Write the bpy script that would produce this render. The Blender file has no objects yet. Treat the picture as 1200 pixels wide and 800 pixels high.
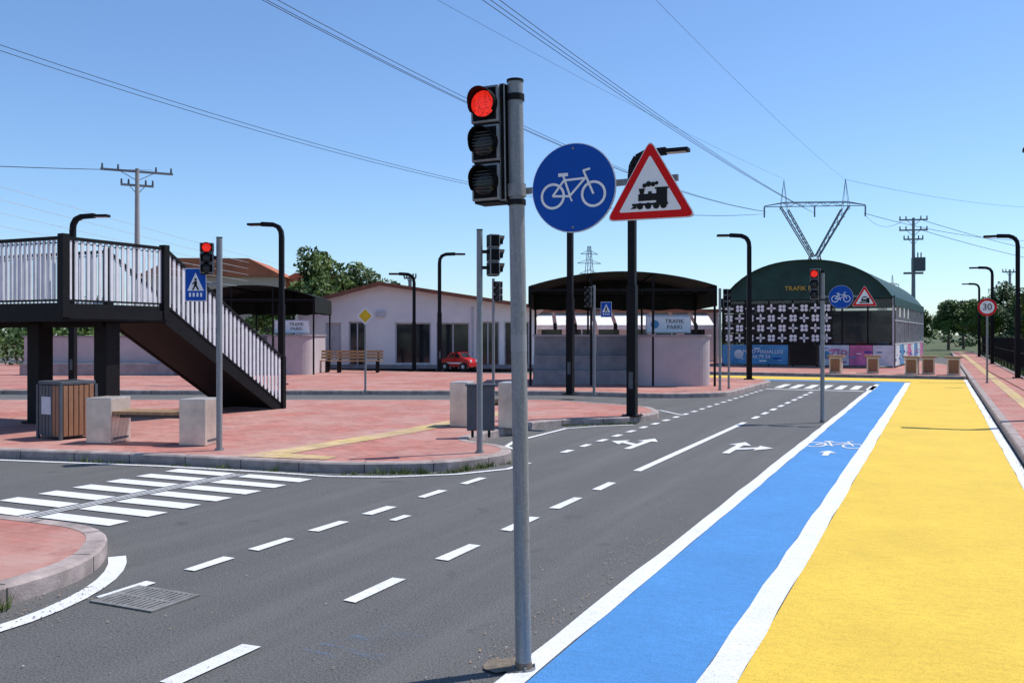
import bpy, bmesh, math, random
from mathutils import Vector, Matrix
random.seed(7)
pi=math.pi
TH=math.atan2(500,1080); CS=math.cos(TH); SN=math.sin(TH)
def R(X,Y,z=0): return Vector((X*CS+Y*SN, -X*SN+Y*CS, z))   # road frame -> world
scene=bpy.context.scene
G=0.12  # kerb height

# ------------------------------------------------------------------ materials
def new_mat(name):
    m=bpy.data.materials.new(name); m.use_nodes=True
    nt=m.node_tree; b=nt.nodes['Principled BSDF']
    return m,nt,b
def tc(nt):
    t=nt.nodes.new('ShaderNodeTexCoord'); return t.outputs['Object']
def noise(nt,vec,scale,detail=4,rough=.6):
    n=nt.nodes.new('ShaderNodeTexNoise'); n.inputs['Scale'].default_value=scale
    n.inputs['Detail'].default_value=detail; n.inputs['Roughness'].default_value=rough
    nt.links.new(vec,n.inputs['Vector']); return n.outputs['Fac']
def ramp(nt,fac,a,b,ca=(0,0,0,1),cb=(1,1,1,1)):
    r=nt.nodes.new('ShaderNodeValToRGB'); r.color_ramp.elements[0].position=a; r.color_ramp.elements[1].position=b
    r.color_ramp.elements[0].color=ca; r.color_ramp.elements[1].color=cb
    nt.links.new(fac,r.inputs['Fac']); return r.outputs['Color']
def mix(nt,fac,a,b,mode='MIX'):
    m=nt.nodes.new('ShaderNodeMix'); m.data_type='RGBA'; m.blend_type=mode
    for i,v in ((0,fac),(6,a),(7,b)):
        if isinstance(v,(int,float)): m.inputs[i].default_value=v
        elif isinstance(v,tuple): m.inputs[i].default_value=v if len(v)==4 else (*v,1)
        else: nt.links.new(v,m.inputs[i])
    return m.outputs[2]
def scaled(nt,v,s):
    mp=nt.nodes.new('ShaderNodeMapping'); mp.inputs['Scale'].default_value=s; nt.links.new(v,mp.inputs['Vector']); return mp.outputs['Vector']
def warp(nt,v,scale,amt):
    ad=nt.nodes.new('ShaderNodeVectorMath'); ad.operation='ADD'
    nn=nt.nodes.new('ShaderNodeTexNoise'); nn.inputs['Scale'].default_value=scale; nn.inputs['Detail'].default_value=6; nt.links.new(v,nn.inputs['Vector'])
    s=nt.nodes.new('ShaderNodeVectorMath'); s.operation='SCALE'; s.inputs['Scale'].default_value=amt; nt.links.new(nn.outputs['Color'],s.inputs[0])
    nt.links.new(v,ad.inputs[0]); nt.links.new(s.outputs[0],ad.inputs[1]); return ad.outputs[0]
def edges(nt,v,scale,w):
    vo=nt.nodes.new('ShaderNodeTexVoronoi'); vo.feature='DISTANCE_TO_EDGE'; vo.inputs['Scale'].default_value=scale
    nt.links.new(v,vo.inputs['Vector']); return ramp(nt,vo.outputs['Distance'],0,w,(1,1,1,1),(0,0,0,1))
def bump(nt,b,h,strength=.3,dist=.01):
    n=nt.nodes.new('ShaderNodeBump'); n.inputs['Strength'].default_value=strength; n.inputs['Distance'].default_value=dist
    nt.links.new(h,n.inputs['Height']); nt.links.new(n.outputs['Normal'],b.inputs['Normal'])
def sc(c,k): return tuple(min(1,x*k) for x in c[:3])
def simple(name,col,rough=.6,metal=0,var=.15,scale=6,bmp=0.0,spec=.3):
    m,nt,b=new_mat(name); v=tc(nt)
    f=ramp(nt,noise(nt,v,scale,6),.3,.7)
    c=mix(nt,f,(*sc(col,1-var),1),(*sc(col,1+var),1))
    nt.links.new(c,b.inputs['Base Color']); b.inputs['Roughness'].default_value=rough; b.inputs['Metallic'].default_value=metal
    b.inputs['Specular IOR Level'].default_value=spec
    if bmp: bump(nt,b,noise(nt,v,scale*12,3),bmp,.01)
    return m
def asphalt():
    m,nt,b=new_mat('asphalt'); v=tc(nt)
    c=mix(nt,ramp(nt,noise(nt,v,.45,6,.65),.3,.72),(.082,.081,.081,1),(.128,.125,.121,1))
    c=mix(nt,.35,c,mix(nt,ramp(nt,noise(nt,v,5,6,.7),.35,.75),(.055,.055,.057,1),(.155,.152,.148,1)))
    c=mix(nt,.68,c,mix(nt,ramp(nt,noise(nt,v,80,5,.85),.38,.64),(.018,.018,.02,1),(.235,.23,.22,1)))
    c=mix(nt,ramp(nt,noise(nt,scaled(nt,v,(2.2,.12,1)),1.2,4),.45,.72,(0,0,0,1),(.35,.35,.35,1)),c,(.185,.18,.172,1))
    c=mix(nt,ramp(nt,noise(nt,v,2.3,3,.5),.66,.74,(0,0,0,1),(.45,.45,.45,1)),c,(.05,.05,.052,1))
    c=mix(nt,ramp(nt,noise(nt,v,17,3,.6),.70,.73,(0,0,0,1),(.7,.7,.7,1)),c,(.035,.035,.037,1))
    c=mix(nt,ramp(nt,noise(nt,v,23,3,.6),.72,.75,(0,0,0,1),(.6,.6,.6,1)),c,(.28,.27,.25,1))
    nt.links.new(c,b.inputs['Base Color']); b.inputs['Roughness'].default_value=.85; b.inputs['Specular IOR Level'].default_value=.3
    bump(nt,b,noise(nt,v,90,3,.8),.9,.009); return m
def road_paint(name,col,dark,wear=.62,crack=True,cracksc=9,kc=.45):
    m,nt,b=new_mat(name); v=tc(nt)
    c=mix(nt,ramp(nt,noise(nt,v,1.1,7,.65),.3,.7),(*sc(col,.84),1),(*sc(col,1.08),1))
    mp=scaled(nt,v,(1,3.2,1))
    c=mix(nt,ramp(nt,noise(nt,mp,7,6,.7),.35,.8),c,(*sc(col,.74),1))
    c=mix(nt,ramp(nt,noise(nt,v,85,4,.85),.50,.66),c,(*sc(col,.55),1))
    if crack:
        cr=edges(nt,warp(nt,mp,6,.35),cracksc,.04)
        c=mix(nt,mix(nt,1.0,cr,ramp(nt,noise(nt,v,1.3,6,.7),.46,.64,(0,0,0,1),(.7,.7,.7,1)),'MULTIPLY'),c,(*sc(col,kc),1))
        c=mix(nt,ramp(nt,noise(nt,v,9,2,.5),.70,.76,(0,0,0,1),(.35,.35,.35,1)),c,(*sc(col,.5),1))
    wr=ramp(nt,noise(nt,v,38,8,.75),wear,wear+.06); c=mix(nt,wr,c,dark)
    nt.links.new(c,b.inputs['Base Color']); b.inputs['Roughness'].default_value=.75; b.inputs['Specular IOR Level'].default_value=.3
    bump(nt,b,noise(nt,v,85,4,.8),.7,.007); return m
def paving(name,col,bw=.2,bh=.1,mort=.008):
    m,nt,b=new_mat(name); v=tc(nt)
    br=nt.nodes.new('ShaderNodeTexBrick'); br.inputs['Scale'].default_value=1
    br.inputs['Brick Width'].default_value=bw; br.inputs['Row Height'].default_value=bh; br.inputs['Mortar Size'].default_value=mort*.5
    br.inputs['Color1'].default_value=(*sc(col,.84),1); br.inputs['Color2'].default_value=(*sc(col,1.15),1)
    br.inputs['Mortar'].default_value=(*sc(col,.5),1); nt.links.new(v,br.inputs['Vector'])
    c=mix(nt,ramp(nt,noise(nt,v,.8,7,.7),.4,.72),br.outputs['Color'],(.45,.30,.26,1))
    c=mix(nt,ramp(nt,noise(nt,v,3.5,6,.75),.52,.75),c,(*sc(col,.6),1))
    c=mix(nt,ramp(nt,noise(nt,v,.33,4,.6),.5,.6,(0,0,0,1),(.4,.4,.4,1)),c,(*sc(col,.72),1))
    nt.links.new(c,b.inputs['Base Color']); b.inputs['Roughness'].default_value=.85; b.inputs['Specular IOR Level'].default_value=.3
    bump(nt,b,noise(nt,v,90,3),.3,.004); return m
def metal_galv():
    m,nt,b=new_mat('galvanised_steel'); v=tc(nt)
    c=mix(nt,ramp(nt,noise(nt,scaled(nt,v,(40,40,2.0)),1.5,7,.75),.3,.7),(.17,.175,.185,1),(.30,.305,.31,1))
    c=mix(nt,ramp(nt,noise(nt,v,60,3,.7),.5,.7,(0,0,0,1),(.5,.5,.5,1)),c,(.38,.38,.38,1))
    c=mix(nt,ramp(nt,noise(nt,v,14,8,.8),.61,.68),c,(.16,.10,.06,1))
    nt.links.new(c,b.inputs['Base Color']); b.inputs['Metallic'].default_value=.3; b.inputs['Roughness'].default_value=.52
    bump(nt,b,noise(nt,v,40,3),.12,.003); return m
def emis(name,col,s):
    m,nt,b=new_mat(name); v=tc(nt)
    vo=nt.nodes.new('ShaderNodeTexVoronoi'); vo.inputs['Scale'].default_value=170; nt.links.new(v,vo.inputs['Vector'])
    c=mix(nt,ramp(nt,vo.outputs['Distance'],.15,.7,(0,0,0,1),(.85,.85,.85,1)),(*col,1),(*sc(col,.12),1))
    nt.links.new(c,b.inputs['Emission Color']); b.inputs['Emission Strength'].default_value=s
    b.inputs['Base Color'].default_value=(.35,.01,.01,1); return m
def foliage(name,a,bb):
    m,nt,b=new_mat(name); v=tc(nt)
    c=mix(nt,ramp(nt,noise(nt,v,1.3,5,.7),.3,.7),(*a,1),(*bb,1))
    nt.links.new(c,b.inputs['Base Color']); b.inputs['Roughness'].default_value=.6; b.inputs['Specular IOR Level'].default_value=.3
    return m
def grass_mat():
    m,nt,b=new_mat('grass'); v=tc(nt)
    c=mix(nt,ramp(nt,noise(nt,v,.25,7,.7),.35,.65),(.06,.095,.025,1),(.13,.125,.06,1))
    c=mix(nt,ramp(nt,noise(nt,v,12,6,.8),.4,.7),c,(.045,.07,.02,1))
    nt.links.new(c,b.inputs['Base Color']); b.inputs['Roughness'].default_value=.95; bump(nt,b,noise(nt,v,25,5),.8,.05); return m
def glass(name,col,alpha,rough=.08):
    m,nt,b=new_mat(name); b.inputs['Base Color'].default_value=(*col,1); b.inputs['Alpha'].default_value=alpha
    b.inputs['Roughness'].default_value=rough; b.inputs['Specular IOR Level'].default_value=.8
    v=tc(nt); bump(nt,b,noise(nt,v,2,3),.12,.03); return m
def splat(name,col):
    m,nt,b=new_mat(name); v=tc(nt); b.inputs['Base Color'].default_value=(*col,1); b.inputs['Roughness'].default_value=.8
    a=ramp(nt,noise(nt,scaled(nt,v,(2,9,1)),1.5,8,.8),.52,.85,(0,0,0,1),(.8,.8,.8,1)); nt.links.new(a,b.inputs['Alpha']); return m
def woodm(name,a,bb):
    m,nt,b=new_mat(name); v=tc(nt)
    c=mix(nt,ramp(nt,noise(nt,scaled(nt,v,(14,14,1.5)),2,6,.7),.3,.7),(*a,1),(*bb,1))
    nt.links.new(c,b.inputs['Base Color']); b.inputs['Roughness'].default_value=.55; return m

M={}
M['asphalt']=asphalt()
M['white']=road_paint('white_road_paint',(.82,.83,.84),(.14,.14,.14,1),.62,False)
M['blue']=road_paint('blue_road_paint',(.078,.28,.62),(.08,.15,.25,1),.66,True,5,.7)
M['yellow']=road_paint('yellow_road_paint',(.84,.57,.07),(.45,.31,.07,1),.66,True,9,.55)
M['red']=paving('red_paving',(.44,.17,.135))
M['tact']=paving('tactile_paving',(.56,.42,.18),.3,.3,.02)
M['kerb']=simple('kerb_concrete',(.34,.28,.26),.85,0,.34,5,.4)
M['gap']=simple('kerb_joint',(.07,.065,.06),.9)
M['galv']=metal_galv()
M['black']=simple('black_powder_coat',(.008,.008,.009),.6,.0,.3,8,0,.18)
M['sigblk']=simple('signal_housing',(.005,.005,.0055),.55,0,.35,20,.08,.1)
M['darklens']=simple('dark_lens',(.010,.010,.010),.3,0,.4,150,0,.4)
M['lit']=emis('red_signal_lens',(1.0,.03,.015),1.25)
M['signblue']=simple('sign_blue',(.006,.078,.40),.5,0,.08,3,0,.15)
M['signwhite']=simple('sign_white',(.82,.82,.83),.5,0,.05,3,0,.2)
M['signred']=simple('sign_red',(.66,.010,.012),.5,0,.08,3,0,.12)
M['signblk']=simple('sign_black',(.01,.01,.01),.5,0,.1,3,0,.2)
M['signyel']=simple('sign_yellow',(.80,.47,.02),.45)
M['signback']=simple('sign_back',(.3,.3,.32),.5,.4)
M['wood']=woodm('wood_slats',(.22,.10,.05),(.34,.17,.09))
M['woodold']=woodm('weathered_wood',(.26,.15,.07),(.42,.27,.14))
M['steel']=simple('brushed_steel',(.62,.55,.48),.36,.55,.25,3)
M['greybox']=simple('grey_panel',(.085,.095,.11),.5,0,.15,8)
M['balus']=simple('white_baluster',(.68,.68,.70),.5,0,.1,5)
M['grass']=grass_mat()
M['wallw']=simple('white_plaster',(.80,.77,.76),.85,0,.05,1.5,.2)
M['mauve']=simple('mauve_render',(.47,.405,.41),.85,0,.12,1.2,.3)
M['stone']=simple('grey_stone_wall',(.29,.265,.275),.9,0,.22,3,.4)
M['roof']=simple('roof_trim_brown',(.22,.08,.05),.7,0,.2,4)
M['roofg']=simple('roof_sheet',(.34,.33,.34),.6,0,.1,2)
M['win']=simple('window_glass',(.02,.024,.028),.07,0,.3,1,0,.5)
M['frame']=simple('window_frame',(.52,.52,.54),.5)
M['canopy']=simple('canopy_fabric',(.018,.022,.019),.8,0,.35,2,.2,.15)
M['tentgreen']=simple('tent_fabric_green',(.010,.046,.038),.55,0,.35,1.2,.15)
M['awning']=simple('awning_fabric',(.74,.72,.68),.8)
M['tglass']=glass('clear_sheet',(.50,.54,.56),.34)
M['tglassf']=glass('tinted_glass',(.05,.06,.065),.45)
M['bannerb']=simple('banner_blue',(.08,.28,.50),.5,0,.3,1.5)
M['bannerp']=simple('banner_pink',(.60,.16,.33),.5,0,.4,2)
M['bannerw']=simple('banner_white',(.60,.66,.70),.5,0,.2,2)
M['tile']=simple('white_tile',(.78,.78,.78),.5)
M['textyel']=simple('text_yellow',(.55,.38,.05),.5)
M['lat']=simple('lattice_steel',(.20,.21,.22),.5,.4,.1,1)
M['wire']=simple('wire_dark',(.07,.075,.085),.5,.3)
M['wirel']=simple('wire_light',(.55,.58,.62),.5,.2)
M['conc']=simple('concrete_pole',(.36,.35,.33),.85,0,.1,1)
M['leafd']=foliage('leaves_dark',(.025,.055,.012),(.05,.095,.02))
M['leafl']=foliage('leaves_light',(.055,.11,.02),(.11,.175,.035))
M['leafg']=foliage('grass_blades',(.06,.11,.02),(.14,.17,.04))
M['bark']=simple('bark',(.11,.08,.055),.9,0,.3,6,.5)
M['farwall']=simple('far_wall',(.50,.38,.29),.9,0,.1,.3)
M['farroof']=simple('far_roof',(.42,.13,.065),.8,0,.2,.9)
M['carred']=simple('car_red',(.55,.015,.015),.25,0,.05,1,0,.5)
M['tyre']=simple('tyre_rubber',(.02,.02,.02),.8)
M['grate']=simple('grate_concrete',(.21,.205,.195),.7,.2,.3,12)
M['hole']=simple('drain_void',(.01,.01,.01),.95)
M['smudge']=splat('blue_scuff',(.10,.25,.48))
M['dirt']=simple('dirt',(.19,.155,.12),.95,0,.35,30,.6)

# ------------------------------------------------------------------ mesh builder
class MB:
    def __init__(s): s.bm=bmesh.new(); s.mats=[]; s.M=Matrix.Identity(4)
    def mi(s,k):
        if k not in s.mats: s.mats.append(k)
        return s.mats.index(k)
    def v(s,p): return s.bm.verts.new(s.M@Vector(p))
    def face(s,ps,k,smooth=False):
        f=s.bm.faces.new([s.v(p) for p in ps]); f.material_index=s.mi(k); f.smooth=smooth; return f
    def box(s,x0,x1,y0,y1,z0,z1,k,bev=0):
        vs=[s.v(p) for p in ((x0,y0,z0),(x1,y0,z0),(x1,y1,z0),(x0,y1,z0),(x0,y0,z1),(x1,y0,z1),(x1,y1,z1),(x0,y1,z1))]
        fs=[]
        for q in ((0,3,2,1),(4,5,6,7),(0,1,5,4),(1,2,6,5),(2,3,7,6),(3,0,4,7)):
            f=s.bm.faces.new([vs[i] for i in q]); f.material_index=s.mi(k); fs.append(f)
        if bev:
            es=list({e for f in fs for e in f.edges})
            bmesh.ops.bevel(s.bm,geom=es,offset=bev,segments=2,affect='EDGES',profile=.6)
    def cyl(s,p0,p1,r0,r1,k,n=16,cap=True,kc=None):
        p0=Vector(p0);p1=Vector(p1);d=(p1-p0).normalized()
        a=d.orthogonal().normalized(); b=d.cross(a)
        A=[];B=[]
        for i in range(n):
            t=2*pi*i/n; o=a*math.cos(t)+b*math.sin(t)
            A.append(s.v(p0+o*r0)); B.append(s.v(p1+o*r1))
        for i in range(n):
            j=(i+1)%n; f=s.bm.faces.new((A[i],A[j],B[j],B[i])); f.material_index=s.mi(k); f.smooth=n>6
        if cap:
            for L in (A[::-1],B):
                f=s.bm.faces.new([s.bm.verts.new(v.co) for v in L]); f.material_index=s.mi(kc or k)
    def tube(s,pts,r,k,n=6):
        for a,b in zip(pts,pts[1:]): s.cyl(a,b,r,r,k,n,False)
    def beam(s,p,q,w,k): s.cyl(p,q,w*.6,w*.6,k,4,True)
    def prism(s,pts,f3,t,k):
        top=[s.v(f3(x,y,0)) for x,y in pts]; bot=[s.v(f3(x,y,t)) for x,y in pts]
        f=s.bm.faces.new(top); f.material_index=s.mi(k)
        f=s.bm.faces.new(bot[::-1]); f.material_index=s.mi(k)
        n=len(pts)
        for i in range(n):
            j=(i+1)%n; f=s.bm.faces.new((top[i],bot[i],bot[j],top[j])); f.material_index=s.mi(k)
    def flat(s,pts,z,k): return s.face([(x,y,z) for x,y in pts],k)
    def finish(s,name,loc=(0,0,0),rot=0,parent=None,tilt=None):
        bmesh.ops.recalc_face_normals(s.bm,faces=s.bm.faces)
        me=bpy.data.meshes.new(name); s.bm.to_mesh(me); s.bm.free()
        for k in s.mats: me.materials.append(M[k])
        o=bpy.data.objects.new(name,me); scene.collection.objects.link(o)
        o.location=loc; o.rotation_euler=(tilt[0] if tilt else 0,tilt[1] if tilt else 0,rot)
        if parent: o.parent=parent
        return o
def empty(name,loc=(0,0,0),rot=0):
    o=bpy.data.objects.new(name,None); scene.collection.objects.link(o); o.location=loc; o.rotation_euler=(0,0,rot); return o
RR=-TH
def arc(cx,cy,r,a0,a1,n=10): return [(cx+r*math.cos(math.radians(a0+(a1-a0)*i/n)),cy+r*math.sin(math.radians(a0+(a1-a0)*i/n))) for i in range(n+1)]
def rounded(pts,r=.5,n=6):
    out=[]; N=len(pts)
    for i in range(N):
        p=Vector(pts[i]); a=Vector(pts[i-1]); b=Vector(pts[(i+1)%N])
        da=(a-p); db=(b-p); rr=min(r,da.length*.45,db.length*.45)
        A=p+da.normalized()*rr; B=p+db.normalized()*rr
        for j in range(n+1):
            t=j/n; q=A*(1-t)**2+p*2*t*(1-t)+B*t*t; out.append((q.x,q.y))
    return out
def area(p): return .5*sum(p[i-1][0]*p[i][1]-p[i][0]*p[i-1][1] for i in range(len(p)))
def offset(p,d):
    out=[];N=len(p)
    for i in range(N):
        a=Vector(p[i-1]);b=Vector(p[i]);c=Vector(p[(i+1)%N])
        e1=(b-a).normalized(); e2=(c-b).normalized()
        n1=Vector((-e1.y,e1.x)); n2=Vector((-e2.y,e2.x)); n=(n1+n2)
        if n.length<1e-6: n=n1
        n.normalize(); k=d/max(.5,n.dot(n1)); q=b+n*k; out.append((q.x,q.y))
    return out
def island(name,pts,r=.6,h=G):
    p=rounded(pts,r)
    if area(p)<0: p=p[::-1]
    q=[]
    for a in p:
        if not q or (Vector(a)-Vector(q[-1])).length>.02: q.append(a)
    p=q
    pc=offset(p,.018); pi_=offset(p,.14)
    mb=MB(); N=len(p); gap=0
    for i in range(N):
        j=(i+1)%N
        mb.face([(*p[i],-.02),(*p[j],-.02),(*p[j],h-.018),(*p[i],h-.018)],'kerb')
        mb.face([(*p[i],h-.018),(*p[j],h-.018),(*pc[j],h),(*pc[i],h)],'kerb',True)
        mb.face([(*pc[i],h),(*pc[j],h),(*pi_[j],h),(*pi_[i],h)],'kerb')
        a=Vector(p[i]);b=Vector(p[j]);L=(b-a).length; e=(b-a)/max(L,1e-6); n=Vector((-e.y,e.x)); t=-gap
        while t<=L:
            if t>=0:
                c=a+e*t; w=e*.006; o=-n*.0015
                mb.face([(*(c-w+o),0),(*(c+w+o),0),(*(c+w+o),h-.016),(*(c-w+o),h-.016)],'gap')
                c1=c+n*.018; c2=c+n*.14
                mb.face([(*(c1-w),h+.0015),(*(c1+w),h+.0015),(*(c2+w),h+.0015),(*(c2-w),h+.0015)],'gap')
            t+=.8
        gap=L-(t-.8)
    mb.flat(pi_,h-.003,'red')
    return mb.finish(name,(0,0,0),RR)

# ------------------------------------------------------------------ ground
mb=MB(); mb.flat([(-1500,-300),(1500,-300),(1500,2500),(-1500,2500)],-.03,'grass'); mb.finish('ground')
mb=MB(); mb.flat([(-60,-12),(1.0,-12),(1.0,70),(-60,70)],0,'asphalt'); mb.finish('asphalt_road',(0,0,0),RR)
mb=MB()
mb.flat([(-.84,-8),(.80,-8),(.80,36.2),(-14,36.2),(-14,33.9),(-.84,33.9)],.004,'yellow'); mb.finish('yellow_footpath',(0,0,0),RR)
mb=MB()
mb.flat([(-1.72,-8),(-1.01,-8),(-1.01,33.4)]+[(-1.3,33.72),(-14,33.72),(-14,33.0),(-2.2,33.0),(-1.72,32.5)],.004,'blue'); mb.finish('bicycle_lane',(0,0,0),RR)
mb=MB()
def rect(x0,x1,y0,y1,zz=.008,k='white'):
    j=lambda:random.uniform(-.008,.008)
    mb.flat([(x0+j(),y0+j()),(x1+j(),y0+j()),(x1+j(),y1+j()),(x0+j(),y1+j())],zz,k)
def longline(x0,x1,y0,y1,st=.5):
    y=y0; L=[];Rr=[]
    while y<y1: L.append((x0+random.uniform(-.008,.008),y)); Rr.append((x1+random.uniform(-.008,.008),y)); y+=st
    L.append((x0,y1));Rr.append((x1,y1))
    for i in range(len(L)-1): mb.flat([L[i],Rr[i],Rr[i+1],L[i+1]],.008,'white')
longline(-1.85,-1.72,-8,31.8); longline(-1.01,-.84,-8,33.3); longline(.80,.92,-8,36.3)
for a,b in ((2.0,2.6),(3.17,3.73),(4.59,5.16),(5.72,6.23),(6.79,7.40),(7.84,8.46),(8.96,9.48),(10.41,16.99),(-.2,1.1)): rect(-3.25,-3.15,a,b)
y=17.8
while y<27: rect(-3.25,-3.15,y,y+.55); y+=1.05
for a,b in ((4.02,4.42),(4.74,5.14),(5.39,5.82),(6.12,6.55),(6.88,7.3),(7.83,8.28),(8.72,9.19)): rect(-4.66,-4.56,a,b)
rect(-4.30,-4.22,6.75,7.0)
y=11.6
while y<27:
    rect(-4.66,-4.56,y,y+.32); y+=.72
for k in range(8):
    y0=5.12+.42*k
    rect(-8.2,-7.36,y0,y0+.22); rect(-7.14,-6.28,y0+.02,y0+.24)
rect(-7.32,-7.30,5.1,8.25,.009); rect(-7.20,-7.18,5.1,8.25,.009); rect(-7.265,-7.235,5.1,8.25,.009)
x=-4.5
while x<-1.9: rect(x,x+.22,28.4,30.6); x+=.43
rect(-4.6,-1.9,27.6,27.8)
def strip(pts,w,zz=.008,k='white'):
    for i in range(len(pts)-1):
        a=Vector(pts[i]);b=Vector(pts[i+1])
        def nn(i):
            d=Vector((0,0))
            if i>0: d+=(Vector(pts[i])-Vector(pts[i-1])).normalized()
            if i<len(pts)-1: d+=(Vector(pts[i+1])-Vector(pts[i])).normalized()
            d.normalize(); return Vector((-d.y,d.x))*w*.5
        na=nn(i);nb=nn(i+1)
        mb.flat([tuple(a-na),tuple(b-nb),tuple(b+nb),tuple(a+na)],zz,k)
strip([(-30,4.0),(-8.6,8.36),(-7,8.52),(-6.2,8.56),(-5.6,8.8),(-5.0,9.3),(-4.65,9.9),(-4.62,10.5)],.07)
strip([(-4.62,-6),(-4.62,2.6)]+arc(-6.55,3.3,1.93,0,52,8)[1:],.12)
strip([(-5.1,11.4),(-5.6,11.9),(-5.75,12.5),(-5.75,14.6),(-5.4,15.2),(-4.9,15.7)],.07)
strip([(-4.62,18),(-5.3,18.9),(-6.7,19.3)],.07)
def arrow(cx,cy,side):
    A=[(-.05,-.75),(.05,-.75),(.05,.25),(.16,.25),(0,.66),(-.16,.25),(-.05,.25)]
    mb.flat([(cx+x,cy+y) for x,y in A],.0085,'white')
    B=[(0.04,-.33),(.28,-.1),(.28,-.28),(.50,.06),(.28,.28),(.28,.08),(.04,-.14)]
    mb.flat([(cx+side*x,cy+y) for x,y in B],.0092,'white')
arrow(-3.95,13.1,-1); arrow(-2.6,13.2,1)
def bike2d():
    P=[]
    for cx in (-.5,.5):
        n=24
        for i in range(n):
            a=2*pi*i/n;b=2*pi*(i+1)/n
            P.append([(cx+.245*math.cos(a),-.2+.245*math.sin(a)),(cx+.305*math.cos(a),-.2+.305*math.sin(a)),(cx+.305*math.cos(b),-.2+.305*math.sin(b)),(cx+.245*math.cos(b),-.2+.245*math.sin(b))])
    def bar(p,q,w=.052):
        p=Vector(p);q=Vector(q);d=(q-p).normalized();n=Vector((-d.y,d.x))*w*.5
        P.append([tuple(p-n),tuple(q-n),tuple(q+n),tuple(p+n)])
    bar((-.5,-.2),(-.08,-.22));bar((-.08,-.22),(.3,.17));bar((-.22,.15),(.3,.17));bar((-.5,-.2),(-.22,.15));bar((-.24,.27),(-.07,-.22));bar((.26,.34),(.5,-.2));bar((.24,.34),(.42,.38),.05);bar((-.36,.28),(-.12,.28),.08)
    bar((-.08,-.22),(-.02,-.34),.04)
    return P
for i,p in enumerate(bike2d()): mb.flat([(-1.365+x*.52,14.2+y*1.0) for x,y in p],.0085+i*.00002,'white')
mb.flat([(-1.365+x,13.05+y*.8) for x,y in [(-.04,-.35),(.04,-.35),(.04,.05),(.12,.05),(0,.35),(-.12,.05),(-.04,.05)]],.0085,'white')
mb.finish('road_markings',(0,0,0),RR)
mb=MB(); mb.flat([(-2.95,3.75),(-2.5,3.78),(-2.35,4.2),(-2.75,4.35)],.0045,'smudge'); mb.finish('paint_scuff',(0,0,0),RR)

# islands
island('brick_pavement',[(-40,-9),(-5.0,-9),(-5.0,4.3),(-5.75,5.15),(-7,5.15),(-12,4.6),(-40,-1)],1.3)
island('brick_pavement',[(-34,3.4),(-8.6,8.55),(-6.3,8.78),(-5.15,9.45),(-4.85,10.5),(-5.2,11.15),(-6.1,11.5),(-6.25,12.3),(-6.25,14.4),(-5.9,15.2),(-5.0,15.9),(-4.8,17.2),(-5.4,18.5),(-6.75,19.0),(-8,19.5),(-19.5,14.2),(-34,8.0)],.5)
island('brick_pavement',[(-50,4),(-22.8,16.65),(-9.3,22.6),(-6.2,22.6),(-4.9,23.8),(-4.85,30.6),(-5.8,32),(-50,32)],.8)
island('brick_pavement',[(-50,37),(-6,37),(-3,36.6),(.9,36.6),(.9,48),(-1.5,60),(-50,60)],.4)
island('right_pavement',[(.95,-8),(2.75,-8),(2.75,90),(.95,90)],.1)
mb=MB()
mb.flat([(-7.75,9.0),(-7.35,9.0),(-7.2,12.0),(-7.35,16.5),(-7.75,16.5),(-7.6,12.0)],G+.002,'tact')
mb.flat([(-7.75,8.78),(-6.6,8.98),(-6.6,9.25),(-7.35,9.25),(-7.75,9.05)],G+.0035,'tact')
mb.flat([(1.55,-8),(1.8,-8),(1.8,88),(1.55,88)],G+.002,'tact')
mb.finish('tactile_paving',(0,0,0),RR)

# drain grate
mb=MB(); mb.box(-.25,.25,-.19,.19,-.01,.0035,'hole')
for a,b,c,d in ((-.25,.25,-.19,-.160),(-.25,.25,.160,.19),(-.25,-.22,-.16,.16),(.22,.25,-.16,.16),(-.22,.22,-.014,.014)): mb.box(a,b,c,d,.0,.011,'grate')
for i in range(11):
    x=-.2+i*.040; mb.box(x-.012,x+.012,-.16,-.014,.0,.0105,'grate'); mb.box(x-.012,x+.012,.014,.16,.0,.0105,'grate')
mb.finish('drain_grate',R(-4.36,4.13),RR)

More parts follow.
